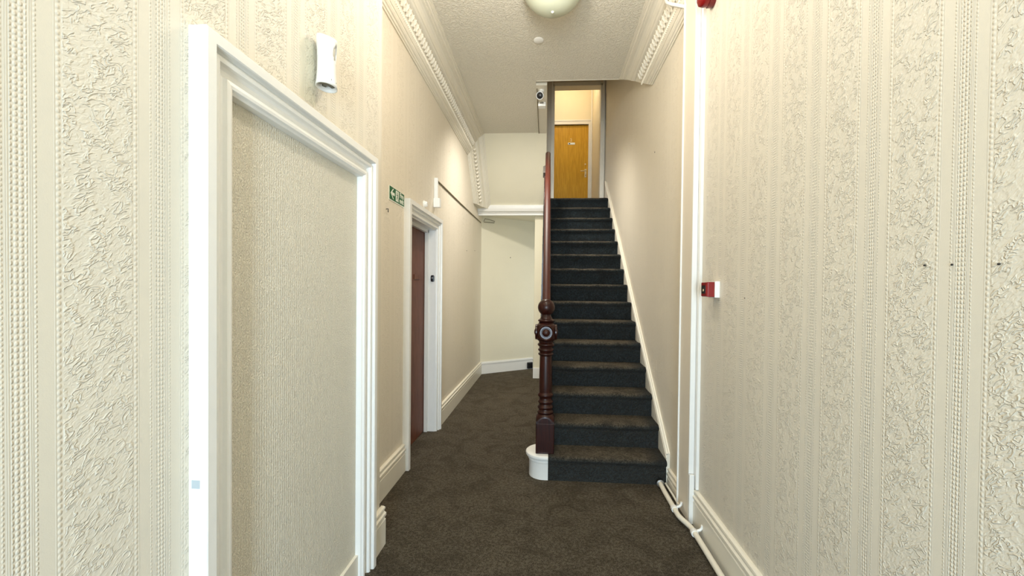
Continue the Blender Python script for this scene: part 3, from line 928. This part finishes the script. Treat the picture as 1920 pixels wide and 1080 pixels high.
for p0, p1, w_ in (((2.972, zc + 0.017), (2.978, zc - 0.006), 0.005), ((2.972, zc + 0.014), (2.960, zc + 0.004), 0.0022), ((2.974, zc + 0.014), (2.988, zc + 0.006), 0.0022), ((2.976, zc - 0.005), (2.964, zc - 0.016), 0.003), ((2.964, zc - 0.016), (2.962, zc - 0.030), 0.0026), ((2.979, zc - 0.005), (2.990, zc - 0.018), 0.003), ((2.990, zc - 0.018), (2.998, zc - 0.030), 0.0026)):
    limb(p0, p1, w_)
mb.build('running_figure', M['green'], pic)
tm = Matrix(((0, 0, 1, xs), (1, 0, 0, 3.068), (0, 1, 0, zc + 0.001), (0, 0, 0, 1)))
text_mesh('lettering', 'Fire\nexit', 0.050, M['sign_white'], tm, sg, 0.0006, 1.05, 0.80, 0.0012)

# ------------------------------------------------------------------ small fittings on the far left wall
jb = thing('junction_box', (XF, 3.99, 2.23), 'small white junction box with trunking above the brown door frame', 'junction box')
MB().box(XF, XF + 0.062, 3.965, 4.02, 2.205, 2.292).build('box_body', M['plastic'], jb, 0, 0.003)
MB().box(XF, XF + 0.035, 3.985, 4.01, 2.292, 2.492).build('trunking', M['plastic'], jb, 0, 0.003)
ds = thing('door_contact', (XF, 3.66, 2.17), 'small white round contact above the brown door frame', 'sensor')
MB().lathe([(0.026, 0), (0.026, 0.022), (0.018, 0.030), (0.001, 0.031)], (XF, 3.66, 2.168), 'x', 22).build('sensor_cap', M['plastic'], ds, 40)
MB().lathe([(0.034, 0), (0.034, 0.006), (0.028, 0.008)], (XF, 3.66, 2.168), 'x', 22).build('backing_ring', M['plastic'], ds, 40)
tag(MB().tube([(XF + 0.006, 4.01, 2.488), (XF + 0.006, 5.2, 2.498), (XF + 0.006, 6.50, 2.520), (XF + 0.006, 6.80, 2.525)], 0.008, 8).build('wall_cable', M['cable'], None, 50), 'thin cable, its shadow line painted into the dark colour, running along the far left wall from the trunking', 'cable')  # shadow along the cable is put into its dark colour
p0 = a + bd * ((-1.07 - a.x) / bd.x) + bn * 0.012
p1 = a + bd * ((-0.90 - a.x) / bd.x) + bn * 0.012
tag(MB().tube([(p0.x, p0.y, 2.565), (p0.x + 0.02, p0.y, 2.61), ((p0.x + p1.x) / 2, (p0.y + p1.y) / 2, 2.606), (p1.x, p1.y, 2.585), (p1.x - 0.01, p1.y, 2.56), (p0.x, p0.y, 2.553)], 0.005, 8).build('loose_cable', M['cable'], None, 50), 'loose loop of cable in the corner under the soffit board', 'cable')
tag(along(-0.352, -0.262, 0.018, 0.055, 0.012, 0.125).build('black_socket', M['black'], None, 0, 0.012), 'black socket on the white baseboard at the end of the passage', 'socket')
p2 = a + bd * ((-0.638 - a.x) / bd.x)
tag(MB().lathe([(0.008, 0), (0.008, -0.004), (0.001, -0.005)], (p2.x, p2.y - 0.001, 1.987), 'y', 10).build('nail', M['black'], None, 40), 'dark nail in the middle of the pale back wall', 'nail')

# ------------------------------------------------------------------ ceiling fittings
cl = thing('ceiling_lamp', (0.02, 3.0, ZC), 'pale opal bowl ceiling lamp, off, at the top edge', 'ceiling lamp')
MB().lathe([(0.15, ZC), (0.15, ZC - 0.02), (0.14, ZC - 0.026)], (0.02, 3.0, 0), 'z', 40).build('ceiling_plate', M['plastic'], cl, 40)
MB().lathe([(0.222 * math.cos(R(a_)), ZC - 0.012 - 0.195 * math.sin(R(a_))) for a_ in range(0, 90, 5)] + [(0.001, ZC - 0.207)], (0.02, 3.0, 0), 'z', 48).build('glass_bowl', M['opal'], cl, 50)
MB().lathe([(0.010, ZC - 0.205), (0.010, ZC - 0.212), (0.005, ZC - 0.216), (0.001, ZC - 0.217)], (0.02, 3.0, 0), 'z', 16).build('finial', M['plastic'], cl, 50)
tag(MB().lathe([(0.043, ZC + 0.001), (0.043, ZC - 0.008), (0.036, ZC - 0.013), (0.001, ZC - 0.014)], (-0.094, 3.673, 0), 'z', 28).build('ceiling_disc', M['plastic'], None, 40), 'small round white blanking disc on the ceiling behind the lamp', 'cover plate')
cc = thing('cctv_camera', (-0.085, 4.55, ZC), 'white round security camera with black lens under the ceiling edge', 'security camera')
MB().lathe([(0.028, ZC - 0.010), (0.028, ZC - 0.03), (0.014, ZC - 0.034), (0.012, ZC - 0.055)], (-0.080, 4.56, 0), 'z', 20).build('mount', M['plastic'], cc, 40)
body = MB().lathe([(0.030, 0.075), (0.038, 0.06), (0.041, 0.02), (0.042, -0.030), (0.040, -0.040)], (0, 0, 0), 'y', 28).mesh('camera_body', M['plastic'], 40)
lens = MB().lathe([(0.034, -0.0395), (0.033, -0.046), (0.020, -0.052), (0.001, -0.054)], (0, 0, 0), 'y', 28).mesh('lens', M['black'], 40)
mr = Matrix.Translation((-0.093, 4.55, ZC - 0.076)) @ Matrix.Rotation(R(22), 4, 'X') @ Matrix.Rotation(R(-4), 4, 'Z')
for me in (body, lens):
    me.transform(mr)
cb = link('camera_body', body, cc)
lo = link('lens', lens, cc)
cj = thing('cable_box', (-0.08, 4.86, ZC), 'small white cable box under the ceiling band behind the security camera', 'junction box')
MB().box(-0.120, -0.034, 4.84, 4.92, ZC - 0.055, ZC - 0.010).build('box_body', M['plastic'], cj, 0, 0.003)
MB().box(-0.100, -0.060, 4.835, 4.842, ZC - 0.030, ZC - 0.016).build('cable_knockout', M['metal'], cj)
tag(MB().tube([(-0.128, 4.52, ZC - 0.016), (-0.126, 4.70, ZC - 0.020), (-0.130, 5.2, ZC - 0.016), (-0.130, 5.78, ZC - 0.016)], 0.005, 8).build('camera_cable', M['cable'], None, 50), 'thin cable along the ceiling band behind the security camera', 'cable')

# pipe and edge strip on the landing wall
tag(MB().tube([(0.862, 8.40, LZ + 0.001), (0.862, 8.40, 5.69)], 0.012, 12).build('riser_pipe', M['skirt'], None, 50), 'thin cream pipe rising beside the oak door frame on the landing', 'pipe')
